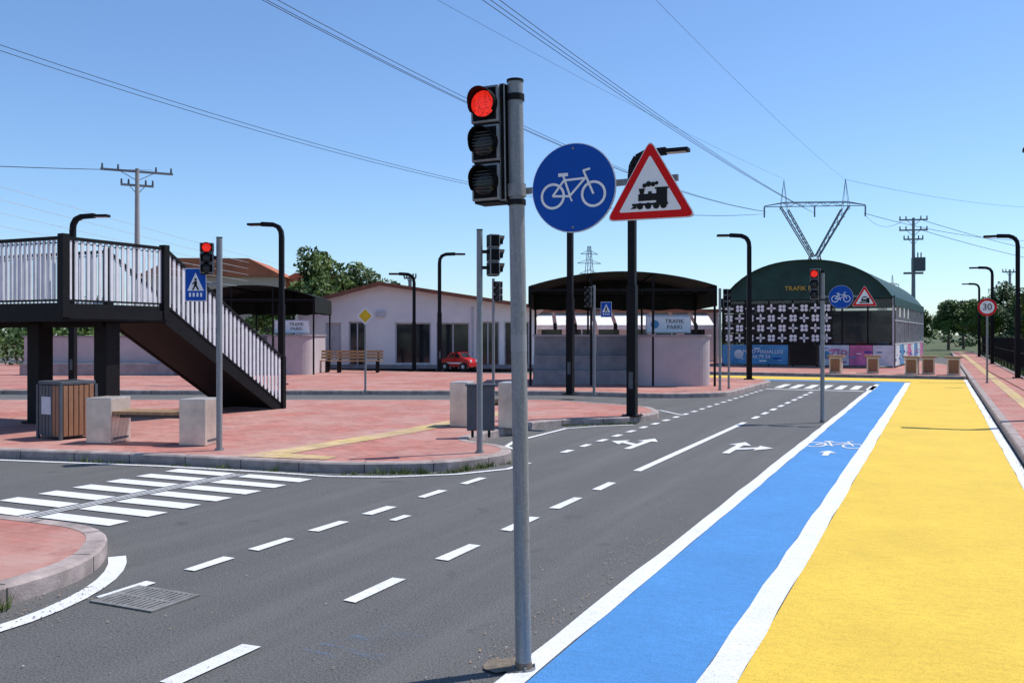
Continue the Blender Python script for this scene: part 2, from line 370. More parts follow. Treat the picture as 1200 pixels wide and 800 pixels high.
# ------------------------------------------------------------------ signals and signs
def head(mb,cx,cy,zt,w,h,dep,lit=0,T=None):
    old=mb.M
    mb.M=old@Matrix.Translation((cx,cy,zt-h))@(T or Matrix.Identity(4))
    n=3; s=h/n
    for i in range(3):
        z0=h-(i+1)*s
        mb.box(-w/2,w/2,-dep/2,dep/2,z0+.004,z0+s-.004,'sigblk',.012)
        mb.box(-w/2+.012,w/2-.012,-dep/2+.01,dep/2-.01,z0-.006,z0+.006,'sigblk')
        cz=z0+s/2; r=min(w,s)*.42; y=-dep/2
        mb.cyl((0,y,cz),(0,y-.012,cz),r*1.12,r*1.1,'sigblk',28)
        k='lit' if lit==i+1 else 'darklens'
        rings=[(r,y-.013),(r*.75,y-.022),(r*.4,y-.028),(.001,y-.03)]
        for (ra,ya),(rb,yb) in zip(rings,rings[1:]): mb.cyl((0,ya,cz),(0,yb,cz),ra,rb,k,24,False)
        if k=='darklens':   # ribbed lens pattern
            for q in range(-3,4):
                hh=r*q/4; wd=math.sqrt(max(0,r*r-hh*hh))*.85
                mb.box(-wd,wd,y-.030,y-.024,cz+hh-.0012,cz+hh+.0012,'greybox')
        N=20; R0=r*1.12; L=r*1.05
        for j in range(N):
            a0=math.radians(-35+250*j/N); a1=math.radians(-35+250*(j+1)/N)
            def ln(a): return L*(.45+.55*max(0,math.sin(a)))
            def pt(a,rr,yy): return (rr*math.cos(a),yy,cz+rr*math.sin(a))
            for rr in (R0,R0-.004):
                mb.face([pt(a0,rr,y-.01),pt(a1,rr,y-.01),pt(a1,rr,y-.01-ln(a1)),pt(a0,rr,y-.01-ln(a0))],'sigblk',True)
            mb.face([pt(a0,R0,y-.01-ln(a0)),pt(a1,R0,y-.01-ln(a1)),pt(a1,R0-.004,y-.01-ln(a1)),pt(a0,R0-.004,y-.01-ln(a0))],'sigblk')
    mb.M=old
def pole(mb,h,r=.038,zb=0):
    mb.cyl((0,0,zb),(0,0,h),r,r,'galv',24); mb.cyl((0,0,h),(0,0,h+.012),r+.003,r+.003,'black',20)
    mb.cyl((0,0,zb),(0,0,zb+.012),r*1.6,r*1.5,'galv',20)
    for a in range(4):
        x=r*1.32*math.cos(a*pi/2+.6);y=r*1.32*math.sin(a*pi/2+.6); mb.cyl((x,y,zb+.01),(x,y,zb+.026),.007,.007,'galv',6)
def bicycle_sign(loc,rot,r):
    mb=MB(); c=lambda rr:[(rr*math.cos(2*pi*i/48),rr*math.sin(2*pi*i/48)) for i in range(48)]
    mb.prism(c(r),lambda x,y,o:(x,o,y),.006,'signback')
    mb.prism(c(r*.995),lambda x,y,o:(x,-.002+o,y),.001,'signwhite')
    mb.prism(c(r*.98),lambda x,y,o:(x,-.004+o,y),.001,'signblue')
    for i,p in enumerate(bike2d()): mb.face([(x*r*.97,-.0055-i*.00003,y*r*.97+r*.03) for x,y in p],'signwhite')
    for dz in (r*.88,-r*.88): mb.cyl((0,-.004,dz),(0,-.008,dz),.006,.006,'galv',8)
    return mb.finish('bicycle_lane_sign',loc,rot)
def tri(s,r):
    P=[(0,s*.577),(-s*.5,-s*.289),(s*.5,-s*.289)]; return rounded(P,r,5)
def train_sign(loc,rot,s):
    mb=MB()
    mb.prism(tri(s,.09*s),lambda x,y,o:(x,o,y),.006,'signback')
    mb.prism(tri(s*.995,.09*s),lambda x,y,o:(x,-.002+o,y),.001,'signwhite')
    mb.prism(tri(s*.965,.08*s),lambda x,y,o:(x,-.004+o,y),.001,'signred')
    mb.prism(tri(s*.70,.03*s),lambda x,y,o:(x,-.006+o,y),.001,'signwhite')
    n=[0]
    def poly(P):
        n[0]+=1; mb.face([(x*s,-.0078-n[0]*.00004,y*s) for x,y in P],'signblk')
    def disc(cx,cy,r): poly([(cx+r*math.cos(2*pi*i/18),cy+r*math.sin(2*pi*i/18)) for i in range(18)])
    poly([(-.13,-.09),(.09,-.09),(.09,-.015),(-.13,-.015)])
    poly([(.07,-.13),(.19,-.13),(.19,.035),(.07,.035)])
    poly([(.055,.03),(.205,.03),(.205,.05),(.055,.05)])
    poly([(-.11,-.02),(-.07,-.02),(-.055,.045),(-.125,.045)])
    poly([(-.02,-.02),(.02,-.02),(.02,.01),(-.02,.01)])
    poly([(-.2,-.14),(.2,-.14),(.2,-.115),(-.2,-.115)])
    poly([(-.22,-.17),(-.15,-.12),(-.15,-.17)])
    for x in (-.11,-.02,.07,.15): disc(x,-.145,.036)
    disc(-.06,.075,.024); disc(-.015,.09,.03); disc(.035,.085,.026); disc(.075,.095,.02)
    return mb.finish('level_crossing_sign',loc,rot)
def bracket(mb,x0,x1,z,y=0.03):
    mb.box(x0,x1,y-.006,y+.014,z-.014,z+.014,'galv'); mb.cyl((0,0,z-.03),(0,0,z+.03),.046,.046,'galv',20)
    mb.box(-.06,-.03,-.012,.012,z-.02,z+.02,'galv'); mb.cyl((-.05,-.02,z),(-.05,.02,z),.007,.007,'galv',6)
def full_signal(X,Y,tiltv,gnd=0,hh=2.81):
    loc=R(X,Y,gnd)
    mb=MB(); pole(mb,hh)
    head(mb,-.135,0,2.80,.15,.56,.13,1)
    for z in (2.72,2.32): mb.box(-.07,-.03,-.02,.02,z-.02,z+.02,'black')
    mb.box(-.062,-.034,-.05,.10,2.24,2.80,'sigblk',.005)
    mb.cyl((0,0,2.72),(0,0,2.75),.044,.044,'black',20); mb.cyl((0,0,2.22),(0,0,2.245),.044,.044,'black',20)
    bracket(mb,0,.78,2.29)
    mb.cyl((0,0,1.52),(0,0,1.60),.0386,.0386,'signback',20)
    mb.cyl((0,0,.0),(0,0,.04),.043,.040,'dirt',18)
    mb.finish('traffic_light',loc,RR,tilt=tiltv)
full_signal(-1.80,4.02,(0,-.016))
bicycle_sign(R(-1.80+.262,4.0,2.28),RR,.208)
train_sign(R(-1.80+.63,4.0,2.235),RR,.415)
full_signal(-1.92,17.6,(0,0),0,2.75)
bicycle_sign(R(-1.92+.32,17.58,2.28),RR,.21)
train_sign(R(-1.92+.72,17.58,2.235),RR,.43)

def ped_sign(name,loc,rot,w,h):
    mb=MB(); mb.box(-w/2,w/2,0,.006,-h/2,h/2,'signback'); mb.box(-w*.49,w*.49,-.002,0,-h*.49,h*.49,'signwhite'); mb.box(-w*.465,w*.465,-.004,-.002,-h*.47,h*.47,'signblue')
    mb.face([(0,-.0055,h*.36),(-w*.38,-.0055,-h*.18),(w*.38,-.0055,-h*.18)],'signwhite')
    n=[0]
    def P(p): n[0]+=1; mb.face([(x*w,-.0065-n[0]*.0002,y*h) for x,y in p],'signblk')
    P([(-.05,.12),(.05,.12),(.05,.19),(-.05,.19)]);P([(-.07,-.02),(.07,-.02),(.06,.11),(-.06,.11)]);P([(-.07,-.02),(.02,-.02),(-.09,-.16),(-.17,-.16)]);P([(-.02,-.02),(.07,-.02),(.17,-.16),(.09,-.16)]);P([(-.17,.02),(-.12,.0),(.0,.1),(-.03,.11)])
    for i in range(4): x=-.3+i*.17; mb.face([(x*w,-.0055,-.24*h),((x+.09)*w,-.0055,-.24*h),((x+.09)*w,-.0055,-.36*h),(x*w,-.0055,-.36*h)],'signwhite')
    return mb.finish(name,loc,rot)
mb=MB(); pole(mb,2.72); head(mb,-.16,0,2.66,.17,.40,.13,1,Matrix.Rotation(0.25,4,'Z')); mb.box(-.08,0,-.02,.02,2.45,2.49,'black'); mb.box(-.2,0,.02,.03,2.12,2.15,'galv')
mb.finish('traffic_light',(-3.76,11.84,G),0)
ped_sign('pedestrian_crossing_sign',(-4.06,11.83,G+2.12),0.0,.28,.43)
mb=MB(); pole(mb,2.79); head(mb,.17,0,2.74,.16,.52,.13,0,Matrix.Rotation(pi/2+.35,4,'Z')); mb.box(0,.12,-.02,.02,2.5,2.54,'black'); mb.box(0,.12,-.02,.02,2.3,2.34,'black')
mb.finish('traffic_light',(-.407,11.58,G),0)
mb=MB(); pole(mb,2.85,.035); head(mb,.13,0,2.8,.16,.5,.13,0,Matrix.Rotation(-.6,4,'Z')); mb.box(0,.1,-.02,.02,2.5,2.54,'black')
mb.finish('traffic_light',(-.46,22.8,G),0)
mb=MB(); pole(mb,2.7,.035); head(mb,-.14,0,2.66,.17,.5,.13,0,Matrix.Rotation(-.3,4,'Z')); mb.box(-.1,0,-.02,.02,2.4,2.44,'black'); mb.box(0,.3,.02,.03,2.1,2.13,'galv')
mb.finish('traffic_light',(2.03,22.8,G),0); ped_sign('pedestrian_crossing_sign',(2.33,22.79,G+2.1),0,.27,.38)
mb=MB(); pole(mb,2.7,.035); head(mb,.16,0,2.7,.17,.5,.13,0,Matrix.Rotation(1.2,4,'Z')); mb.box(0,.1,-.02,.02,2.4,2.44,'black')
mb.finish('traffic_light',(5.55,24.6,G),0)
mb=MB(); pole(mb,2.45,.03); mb.finish('sign_pole',(5.95,25.3,G),0)
mb=MB(); pole(mb,2.15,.028)
for s,y,k in ((.24,-.032,'signback'),(.235,-.035,'signwhite'),(.18,-.038,'signyel')):
    mb.prism([(0,s),(s,0),(0,-s),(-s,0)],lambda x,yy,o,y=y:(x,y+o,yy+1.97),.002,k)
mb.finish('priority_road_sign',(-3.85,24.2,G),0)
mb=MB(); pole(mb,2.6,.03)
for r,y,k in ((.27,-.036,'signback'),(.265,-.039,'signred'),(.2,-.042,'signwhite')):
    mb.prism([(r*math.cos(2*pi*i/36),r*math.sin(2*pi*i/36)) for i in range(36)],lambda x,yy,o,y=y:(x,y+o,yy+2.32),.002,k)
sp=mb.finish('speed_limit_sign',R(1.35,31.8,G),RR)
def text(body,size,loc,rot,k,parent=None,name='lettering',ext=.002):
    cu=bpy.data.curves.new(name,'FONT'); cu.body=body; cu.size=size; cu.extrude=ext; cu.align_x='CENTER'; cu.align_y='CENTER'
    cu.materials.append(M[k]); o=bpy.data.objects.new(name,cu); scene.collection.objects.link(o); o.location=loc; o.rotation_euler=rot
    if parent: o.parent=parent
    return o
text('30',.27,(0,-.046,2.32),(pi/2,0,0),'signblk',sp)

# ------------------------------------------------------------------ street lamps
def lamp(l,d,h,direction,g=G):
    mb=MB(); w=.085
    mb.box(-.16,.16,-.16,.16,0,.02,'black')
    for sx in (-1,1):
        for sy in (-1,1): mb.cyl((sx*.125,sy*.125,.02),(sx*.125,sy*.125,.045),.012,.012,'galv',6)
    hs=h*.5
    mb.box(-w,w,-w,w,.02,hs,'black',.01); mb.box(-w*.8,w*.8,-w*.8,w*.8,hs,h-.35,'black',.008)
    mb.box(-.04,.04,-w-.002,-w+.004,.5,.8,'greybox')
    pts=[(0,h-.35),(.02,h-.2),(.10,h-.07),(.26,h),(.5,h+.015),(.62,h+.02)]
    t=w*.75
    for (x0,z0),(x1,z1) in zip(pts,pts[1:]):
        dx=x1-x0;dz=z1-z0;L=math.hypot(dx,dz);nx,nz=-dz/L*t,dx/L*t
        e=.015; x1+=dx/L*e; z1+=dz/L*e
        P=[(x0-nx,z0-nz),(x1-nx,z1-nz),(x1+nx,z1+nz),(x0+nx,z0+nz)]
        mb.prism(P,lambda x,y,o:(x,-t+o,y),2*t,'black')
    mb.box(.60,1.05,-.11,.11,h-.02,h+.05,'black',.015); mb.box(.66,1.0,-.08,.08,h-.028,h-.018,'frame')
    mb.finish('street_lamp',(l,d,g),direction)
aX=-TH
lamp(2.19,16.8,4.75,aX); lamp(1.44,22.8,4.75,aX)
lamp(-6.85,27.4,4.75,pi-.15); lamp(-2.95,37.5,4.75,.2); lamp(-4.1,38.6,4.0,pi+.1)
lamp(7.85,30.5,4.75,pi-.1); lamp(-12.2,25.6,4.75,-.1)
for Y in (3,19.3,35.8,52.3,68.8):
    p=R(2.45,Y); lamp(p.x,p.y,4.85,pi-TH)

# ------------------------------------------------------------------ footbridge
X1=-11.96; Y0=9.76; Y1=11.75; Yf=14.87; ZD=2.06; SW=1.32; XL=-26
root=empty('footbridge',(0,0,0),RR)
mb=MB()
mb.box(XL,X1,Y0,Y1,ZD-.06,ZD,'black')
mb.box(XL,X1,Y0-.01,Y0+.06,ZD-.26,ZD+.02,'black'); mb.box(XL,X1-.02,Y1-.06,Y1+.01,ZD-.26,ZD+.01,'black'); mb.box(X1-.06,X1+.01,Y0,Y1,ZD-.25,ZD+.015,'black')
x=XL+1
while x<X1: mb.box(x,x+.08,Y0+.06,Y1-.06,ZD-.22,ZD-.06,'black'); x+=1.3
mb.box(XL,X1-.3,Y0+.9,Y0+1.02,ZD-.34,ZD-.225,'black')
mb.finish('deck',parent=root)
mb=MB()
for x,y in ((-13.75,10.76),(-12.35,10.9),(-18.5,10.76),(-22.5,10.76)):
    mb.box(x-.14,x+.14,y-.14,y+.14,G,ZD-.26,'black',.01); mb.box(x-.2,x+.2,y-.2,y+.2,G,G+.03,'black')
mb.finish('columns',parent=root)
mb=MB()
N=12; run=Yf-Y1
for i in range(N):
    z=G+(ZD-G)*(1-(i+1)/(N+1)); ya=Y1+run*i/N
    mb.box(X1-SW+.04,X1-.04,ya,ya+run/N+.03,z-.03,z,'black')
    mb.box(X1-SW+.04,X1-.04,ya-.004,ya+.004,z,z+(ZD-G)/(N+1)-.03,'black')
    mb.box(X1-SW+.05,X1-.05,ya+.02,ya+.07,z-.07,z-.03,'black')
for xs in (X1-SW,X1-.045):
    P=[(Y1,ZD+.03),(Y1,ZD-.27),(Yf-.28,G),(Yf+.05,G),(Yf+.05,G+.12)]
    mb.prism(P,lambda a,b,o,xs=xs:(xs+o,a,b),.05,'black')
mb.face([(X1-SW,Y1,ZD-.25),(X1,Y1,ZD-.25),(X1,Yf-.28,G+.02),(X1-SW,Yf-.28,G+.02)],'black')
mb.finish('stairs',parent=root)
mb=MB(); rh=1.0
def rail_line(p,q,sp=.105,lo=.06):
    p=Vector(p);q=Vector(q);L=(q-p).length; d=(q-p); n=int(Vector((d.x,d.y)).length/sp)
    ax='x' if abs(d.x)>abs(d.y) else 'y'
    for i in range(1,n):
        c=p+d*(i/n); a=.026; b=.012
        if ax=='x': mb.box(c.x-a,c.x+a,c.y-b,c.y+b,c.z+lo,c.z+rh-.03,'balus')
        else: mb.box(c.x-b,c.x+b,c.y-a,c.y+a,c.z+lo,c.z+rh-.03,'balus')
    for zz,w in ((rh,.06),(lo,.035),(rh*.93,.02)):
        a=p+Vector((0,0,zz)); b=q+Vector((0,0,zz)); mb.beam(a,b,w,'black')
def post(x,y,z,h=rh+.03,w=.045): mb.box(x-w,x+w,y-w,y+w,z-.2,z+h,'black')
rail_line((XL,Y0,ZD),(X1,Y0,ZD)); rail_line((X1,Y0,ZD),(X1,Y1,ZD)); rail_line((XL,Y1,ZD),(X1-SW,Y1,ZD))
rail_line((X1,Y1,ZD),(X1,Yf,G)); rail_line((X1-SW,Y1,ZD),(X1-SW,Yf,G))
for x,y,z in ((X1,Y0,ZD),(X1,Y1,ZD),(X1-SW,Y1,ZD)): post(x,y,z,rh+.06,.06)
for x in (X1,X1-SW): mb.box(x-.045,x+.045,Yf-.04,Yf+.05,G,G+rh+.05,'black')
x=X1-2.2
while x>XL:
    post(x,Y0,ZD)
    if x<X1-SW: post(x,Y1,ZD)
    x-=2.2
mb.finish('railing',parent=root)

# ------------------------------------------------------------------ litter bins, benches
def bin_(l,d,rot=0,g=G):
    mb=MB(); w=.27; h=.82
    mb.box(-w+.03,w-.03,-w+.03,w-.03,.03,h-.06,'greybox')
    mb.box(-w,w,-w,w,h-.05,h,'greybox',.008); mb.box(-w*.6,w*.6,-w*.6,w*.6,h,h+.004,'hole')
    for sx in (-1,1):
        for sy in (-1,1): mb.box(sx*w-.02,sx*w+.02,sy*w-.02,sy*w+.02,0,h-.05,'greybox')
    n=6; s=(2*w-.06)/n
    for i in range(n):
        a=-w+.03+i*s+.008; b=a+s-.016
        mb.box(w-.012,w+.01,a,b,.05,h-.06,'wood'); mb.box(-w-.01,-w+.012,a,b,.05,h-.06,'wood'); mb.box(a,b,w-.012,w+.01,.05,h-.06,'wood')
        mb.box(a,b,-w-.01,-w+.012,.05,h-.06,'wood' if i>3 else 'greybox')
    mb.box(-.17,.05,-w-.014,-w-.010,.35,.6,'bannerw')
    mb.finish('litter_bin',(l,d,g),rot)
def bench(l0,d0,l1,d1,name='park_bench',g=G,hb=.62,bw=.19):
    a=Vector((l0,d0));b=Vector((l1,d1));L=(b-a).length;rot=math.atan2(b.y-a.y,b.x-a.x)
    mb=MB()
    for x in (-L/2,L/2):
        mb.box(x-bw,x+bw,-.23,.23,.0,hb,'steel',.012)
        mb.box(x-bw-.005,x+bw+.005,-.17,.17,.05,.08,'greybox')
    for i in range(5):
        y=-.20+i*.09; mb.box(-L/2+bw,L/2-bw,y,y+.07,.40,.44,'woodold')
    mb.box(-L/2+bw,L/2-bw,-.03,.03,.34,.398,'greybox')
    c=(a+b)/2; mb.finish(name,(c.x,c.y,g),rot)
bin_(-6.42,13.3,-.55); bench(-5.58,12.75,-4.22,12.5)
bench(-.80,15.0,-.02,14.8,hb=.72,bw=.15)
mb=MB(); mb.box(-.2,.2,-.06,.06,.1,.74,'greybox',.012); mb.box(-.15,.15,-.064,-.06,.2,.66,'greybox'); mb.cyl((-.12,0,0),(-.12,0,.12),.02,.02,'black',8); mb.cyl((.12,0,0),(.12,0,.12),.02,.02,'black',8)
mb.box(-.22,.22,-.09,.09,.74,.77,'greybox',.005)
mb.finish('control_cabinet',(-.45,13.3,G),0)
for X,Y in ((-3.6,37.6),(-2.3,38),(-.9,37.4),(-.35,37.9),(.5,37.5)):
    p=R(X,Y,G); mb=MB(); mb.box(-.22,.22,-.25,.25,0,.62,'steel',.012); mb.box(-.17,.17,-.256,-.25,.06,.56,'wood'); mb.box(-.3,.3,-.3,.3,.62,.68,'woodold'); mb.finish('stone_seat',p,RR+random.uniform(-.1,.1))
for l,d in ((-8.0,36.2),(-6.0,36.0)):
    mb=MB()
    for x in (-.75,.75):
        mb.box(x-.04,x+.04,-.25,-.19,0,.44,'black'); mb.box(x-.04,x+.04,.19,.25,0,.85,'black'); mb.box(x-.04,x+.04,-.25,.25,.38,.42,'black')
    for i in range(4): mb.box(-.95,.95,-.24+i*.11,-.15+i*.11,.44,.47,'woodold')
    for i in range(3): mb.box(-.95,.95,.165,.19,.53+i*.12,.62+i*.12,'woodold')
    mb.finish('wooden_bench',(l,d,G),.0)

# ------------------------------------------------------------------ pavilions
def pavilion(l,d,rot,wide=5.4):
    root=empty('shade_pavilion',(l,d,G),rot)
    hw=wide/2
    mb=MB(); N=18; D0,D1=-2.0,2.2
    zf=lambda x:2.86+.42*(1-(x/hw)**2)
    for i in range(N):
        x0=-hw+wide*i/N;x1=-hw+wide*(i+1)/N
        for k in (0,.03):
            mb.face([(x0,D0,zf(x0)+k),(x1,D0,zf(x1)+k),(x1,D1,zf(x1)+k),(x0,D1,zf(x0)+k)],'canopy',True)
        mb.face([(x0,D0,zf(x0)),(x1,D0,zf(x1)),(x1,D0,zf(x1)+.03),(x0,D0,zf(x0)+.03)],'canopy')
        w0=.10*math.sin(i*1.7); w1=.10*math.sin((i+1)*1.7)
        mb.face([(x0,D1-.01,zf(x0)),(x1,D1-.01,zf(x1)),(x1,D1-.01+w1*.3,2.3+w1*.3),(x0,D1-.01+w0*.3,2.3+w0*.3)],'canopy')
    for x in (-hw,hw):
        mb.box(x-.012,x+.012,D0,D1,2.3,2.87,'canopy')
    mb.finish('canopy',parent=root)
    mb=MB()
    for x in (-hw+.05,-hw*.33,hw*.33,hw-.05):
        for y in (D0+.05,D1-.08): mb.cyl((x,y,0),(x,y,zf(x)),.035,.035,'black',8)
        mb.box(x-.02,x+.02,D0,D1,zf(x)-.06,zf(x)-.005,'black')
    for y in (D0+.03,D1-.06,0): mb.box(-hw,hw,y-.02,y+.02,2.74,2.80,'black')
    mb.finish('frame',parent=root)
    mb=MB()
    P=rounded([(.42,-2.0),(hw-.1,-2.0),(hw-.1,1.9),(.42,1.9)],.75,10)
    mb.prism(P,lambda x,y,o:(x,y,o),1.42,'mauve')
    P=rounded([(.38,-2.04),(hw-.06,-2.04),(hw-.06,1.94),(.38,1.94)],.78,10)
    mb.prism(P,lambda x,y,o:(x,y,1.42+o),.06,'stone')
    mb.box(-hw+.1,.40,-.2,2.0,0,1.42,'stone'); mb.box(-hw+.05,.40,-.24,2.04,1.42,1.48,'mauve')
    mb.box(-hw+.1,.38,-.75,-.2,0,.85,'stone'); mb.box(-hw+.1,.38,-1.3,-.75,0,.42,'stone')
    for x in (-1.6,-.7): mb.box(x-.03,x+.03,-.215,-.2,0,1.42,'mauve')
    mb.finish('walls',parent=root)
    mb=MB(); mb.box(.75,2.0,-1.55,-1.52,1.55,2.0,'signwhite'); mb.box(.72,2.03,-1.52,-1.5,1.52,2.03,'frame'); mb.finish('notice_board',parent=root)
    text('TRAFIK\nPARKI',.17,(1.55,-1.555,1.78),(pi/2,0,0),'signblk',root)
    mb=MB(); mb.prism([(.98+.12*math.cos(i*pi/8),1.78+.12*math.sin(i*pi/8)) for i in range(16)],lambda x,y,o:(x,-1.556+o,y),.003,'bannerb'); mb.finish('logo',parent=root)
pavilion(3.3,28.6,-.06)
pavilion(-9.7,36,.05,4.6)
mb=MB(); mb.box(-18,-12.2,34,34.3,G,1.5,'mauve'); mb.box(-18.05,-12.15,33.96,34.34,1.5,1.56,'stone'); mb.box(-17.9,-12.3,33.5,34,G,.55,'stone'); mb.finish('low_wall')

# ------------------------------------------------------------------ white building
root=empty('white_building',(0,40,G),0)
mb=MB(); xa,xp,xb=-9.3,-5.7,1.0; ze,zp=2.66,3.62; D=13
ops=[(-8.1,-7.42,.55,2.0),(-7.1,-6.35,0.05,2.05),(-5.08,-3.52,.2,2.0),(-3.28,-1.85,.2,2.0),(-1.55,-.55,.05,2.05),(-.35,.75,.05,2.05)]
xs=xa
for a,b,c,d in ops:
    mb.box(xs,a,0,.2,0,2.1,'wallw'); mb.box(a,b,0,.2,0,c,'wallw'); mb.box(a,b,0,.2,d,2.1,'wallw'); xs=b
mb.box(xs,xb,0,.2,0,2.1,'wallw')
mb.prism([(xa,2.1),(xb,2.1),(xb,ze-.05),(xp,zp),(xa,ze)],lambda x,y,o:(x,o,y),.2,'wallw')
mb.box(xa,xa+.2,.2,D,0,ze,'wallw'); mb.box(xb-.2,xb,.2,D,0,ze-.05,'wallw'); mb.box(xa,xb,D,D+.2,0,ze-.05,'wallw')
mb.box(xa-.01,xb+.01,-.03,0,0,.18,'stone')
mb.finish('walls',parent=root)
mb=MB()
for i,(a,b,c,d) in enumerate(ops):
    mb.box(a,b,.14,.16,c,d,'frame' if i==0 else 'win')
    mb.box(a,a+.06,.08,.14,c,d,'frame');mb.box(b-.06,b,.08,.14,c,d,'frame');mb.box(a+.06,b-.06,.08,.14,d-.06,d,'frame');mb.box(a+.06,b-.06,.08,.14,c,c+.06,'frame')
    m=(a+b)/2; mb.box(m-.025,m+.025,.09,.14,c+.06,d-.06,'frame')
mb.finish('windows',parent=root)
mb=MB()
mb.box(-5.9,-5.5,-.10,-.0,2.25,2.5,'frame'); mb.box(-8.9,-8.6,-.22,0,.3,.8,'frame'); mb.cyl((-1.7,-.06,0),(-1.7,-.06,2.7),.04,.04,'frame',8); mb.cyl((-9.15,-.06,0),(-9.15,-.06,2.6),.04,.04,'frame',8)
mb.finish('fittings',parent=root)
mb=MB()
def slab(x0,z0,x1,z1,k,t=.1,ya=-.5,yb=D+.5):
    mb.prism([(x0,z0),(x1,z1),(x1,z1+t),(x0,z0+t)],lambda x,y,o:(x,ya+o,y),yb-ya,k)
slab(xa-.4,ze-.10,xp,zp+.005,'roofg'); slab(xp,zp+.005,xb+.4,ze-.11,'roofg')
slab(xa-.43,ze-.13,xp,zp-.03,'roof',.16,-.56,-.5); slab(xp,zp-.03,xb+.43,ze-.14,'roof',.16,-.56,-.5)
mb.finish('roof',parent=root)
root=empty('shop_building',(5.2,50,G),0)
mb=MB(); mb.box(-4,6,0,6,0,2.7,'wallw'); mb.box(-4.2,6.2,-.4,6.2,2.7,2.85,'roof')
for i in range(6): mb.box(-3.6+i*1.55,-2.5+i*1.55,-.03,0,.5,2.1,'win')
mb.finish('body',parent=root)
mb=MB()
for i in range(9):
    x=-3.9+i*1.05; mb.prism([(-1.9,1.95),(-.02,2.62),(-.02,2.65),(-1.9,1.98)],lambda a,b,o,x=x:(x+o,a,b),.85,'awning'); mb.box(x,x+.85,-1.92,-1.9,1.75,1.98,'awning')
for i in range(5): mb.cyl((-3.9+i*2.35,-1.85,0),(-3.9+i*2.35,-1.85,1.95),.03,.03,'frame',8)
mb.finish('awnings',parent=root)

def toy_car(l,d,rot):
    mb=MB(); s=.8
    P=[(-.85,.22),(-.88,.45),(-.80,.58),(-.5,.63),(-.28,.92),(.22,.94),(.48,.66),(.82,.56),(.9,.40),(.88,.2)]
    mb.prism([(x*s,y*s) for x,y in P],lambda x,y,o:(x,-.34+o,y),.68,'carred')
    W=[(-.42,.66),(-.24,.87),(-.04,.88),(-.04,.66)]; W2=[(.02,.66),(.02,.88),(.19,.88),(.38,.66)]
    for w in (W,W2):
        for y in (-.345,.342): mb.prism([(a*s,b*s) for a,b in w],lambda x,yy,o,y=y:(x,y+o,yy),.003,'win')
    mb.face([(.25*s,-.3,.925*s),(.25*s,.3,.925*s),(.475*s,.3,.68*s),(.475*s,-.3,.68*s)],'win')
    for x in (-.55,.55):
        for y in (-.36,.36): mb.cyl((x*s,y-.05,.17),(x*s,y+.05,.17),.17,.17,'tyre',18); mb.cyl((x*s,y-.055,.17),(x*s,y+.055,.17),.08,.08,'frame',12)
    for y in (-.22,.22): mb.cyl((.86*s,y,.4),(.89*s+.01,y,.4),.05,.05,'signwhite',10)
    mb.box(-.5,.4,-.347,-.343,.28,.34,'signwhite')
    mb.finish('toy_car',(l,d,G),rot)
toy_car(-2.2,38.2,-.5)

# ------------------------------------------------------------------ arched tent hall
ph=math.radians(28)
root=empty('arched_tent_hall',(17.0,41.0,G),-ph)
W=7.7; LT=17; zs=3.12; zt=4.95
def az(x):
    u=(x+W/2)/(W/2); return zs+(zt-zs)*math.sqrt(max(0,1-.86*u*u))-(zt-zs)*math.sqrt(.14)*(abs(u)**3)
mb=MB(); N=24
for i in range(N):
    x0=-W+W*i/N;x1=-W+W*(i+1)/N
    mb.face([(x0,-.25,az(x0)),(x1,-.25,az(x1)),(x1,LT,az(x1)),(x0,LT,az(x0))],'tentgreen',True)
    mb.face([(x0,-.05,az(x0)),(x1,-.05,az(x1)),(x1,-.05,zs),(x0,-.05,zs)],'tentgreen')
    mb.face([(x0,LT-.1,az(x0)),(x1,LT-.1,az(x1)),(x1,LT-.1,zs),(x0,LT-.1,zs)],'tentgreen')
mb.box(0,.05,-.25,LT,zs-.35,zs+.04,'tentgreen'); mb.box(-W-.05,-W,-.25,LT,zs-.35,zs+.04,'tentgreen')
mb.finish('fabric_roof',parent=root)
mb=MB()
for i in range(9):
    y=LT*i/8-.05*(i==8)
    for j in range(N):
        x0=-W+W*j/N;x1=-W+W*(j+1)/N; mb.beam((x0,y,az(x0)-.04),(x1,y,az(x1)-.04),.05,'frame')
    if i:
        for j in range(N):
            x0=-W+W*j/N;x1=-W+W*(j+1)/N; mb.face([(x0,y-.03,az(x0)+.012),(x1,y-.03,az(x1)+.012),(x1,y+.03,az(x1)+.012),(x0,y+.03,az(x0)+.012)],'canopy',True)
    for x in (-W+.03,-.03): mb.box(x-.04,x+.04,y-.04,y+.04,0,zs,'frame' if x>-1 else 'black')
for i in range(8):
    x=-W+W*i/7; mb.box(x-.035,x+.035,-.02,.05,0,zs+.1,'black')
mb.box(-W,0,-.03,.04,zs-.04,zs+.04,'black'); mb.box(-W,0,-.03,.04,1.02,1.08,'black')
mb.box(-.02,.03,0,LT,1.02,1.08,'frame'); mb.box(-.02,.03,0,LT,2.1,2.14,'frame')
y=1.05
while y<LT: mb.box(-.015,.025,y-.015,y+.015,1.0,zs,'frame'); y+=1.06
mb.finish('steel_frame',parent=root)
mb=MB()
mb.face([(0,0.02,1.05),(0,LT,1.05),(0,LT,zs),(0,0.02,zs)],'tglass'); mb.face([(-W,LT-.05,1),(0,LT-.05,1),(0,LT-.05,zs),(-W,LT-.05,zs)],'tglass')
mb.face([(-W,0,1.05),(0,0,1.05),(0,0,zs),(-W,0,zs)],'tglassf'); mb.face([(-W,0,1.05),(-W,LT,1.05),(-W,LT,zs),(-W,0,zs)],'tglassf')
mb.finish('clear_panels',parent=root)
mb=MB()
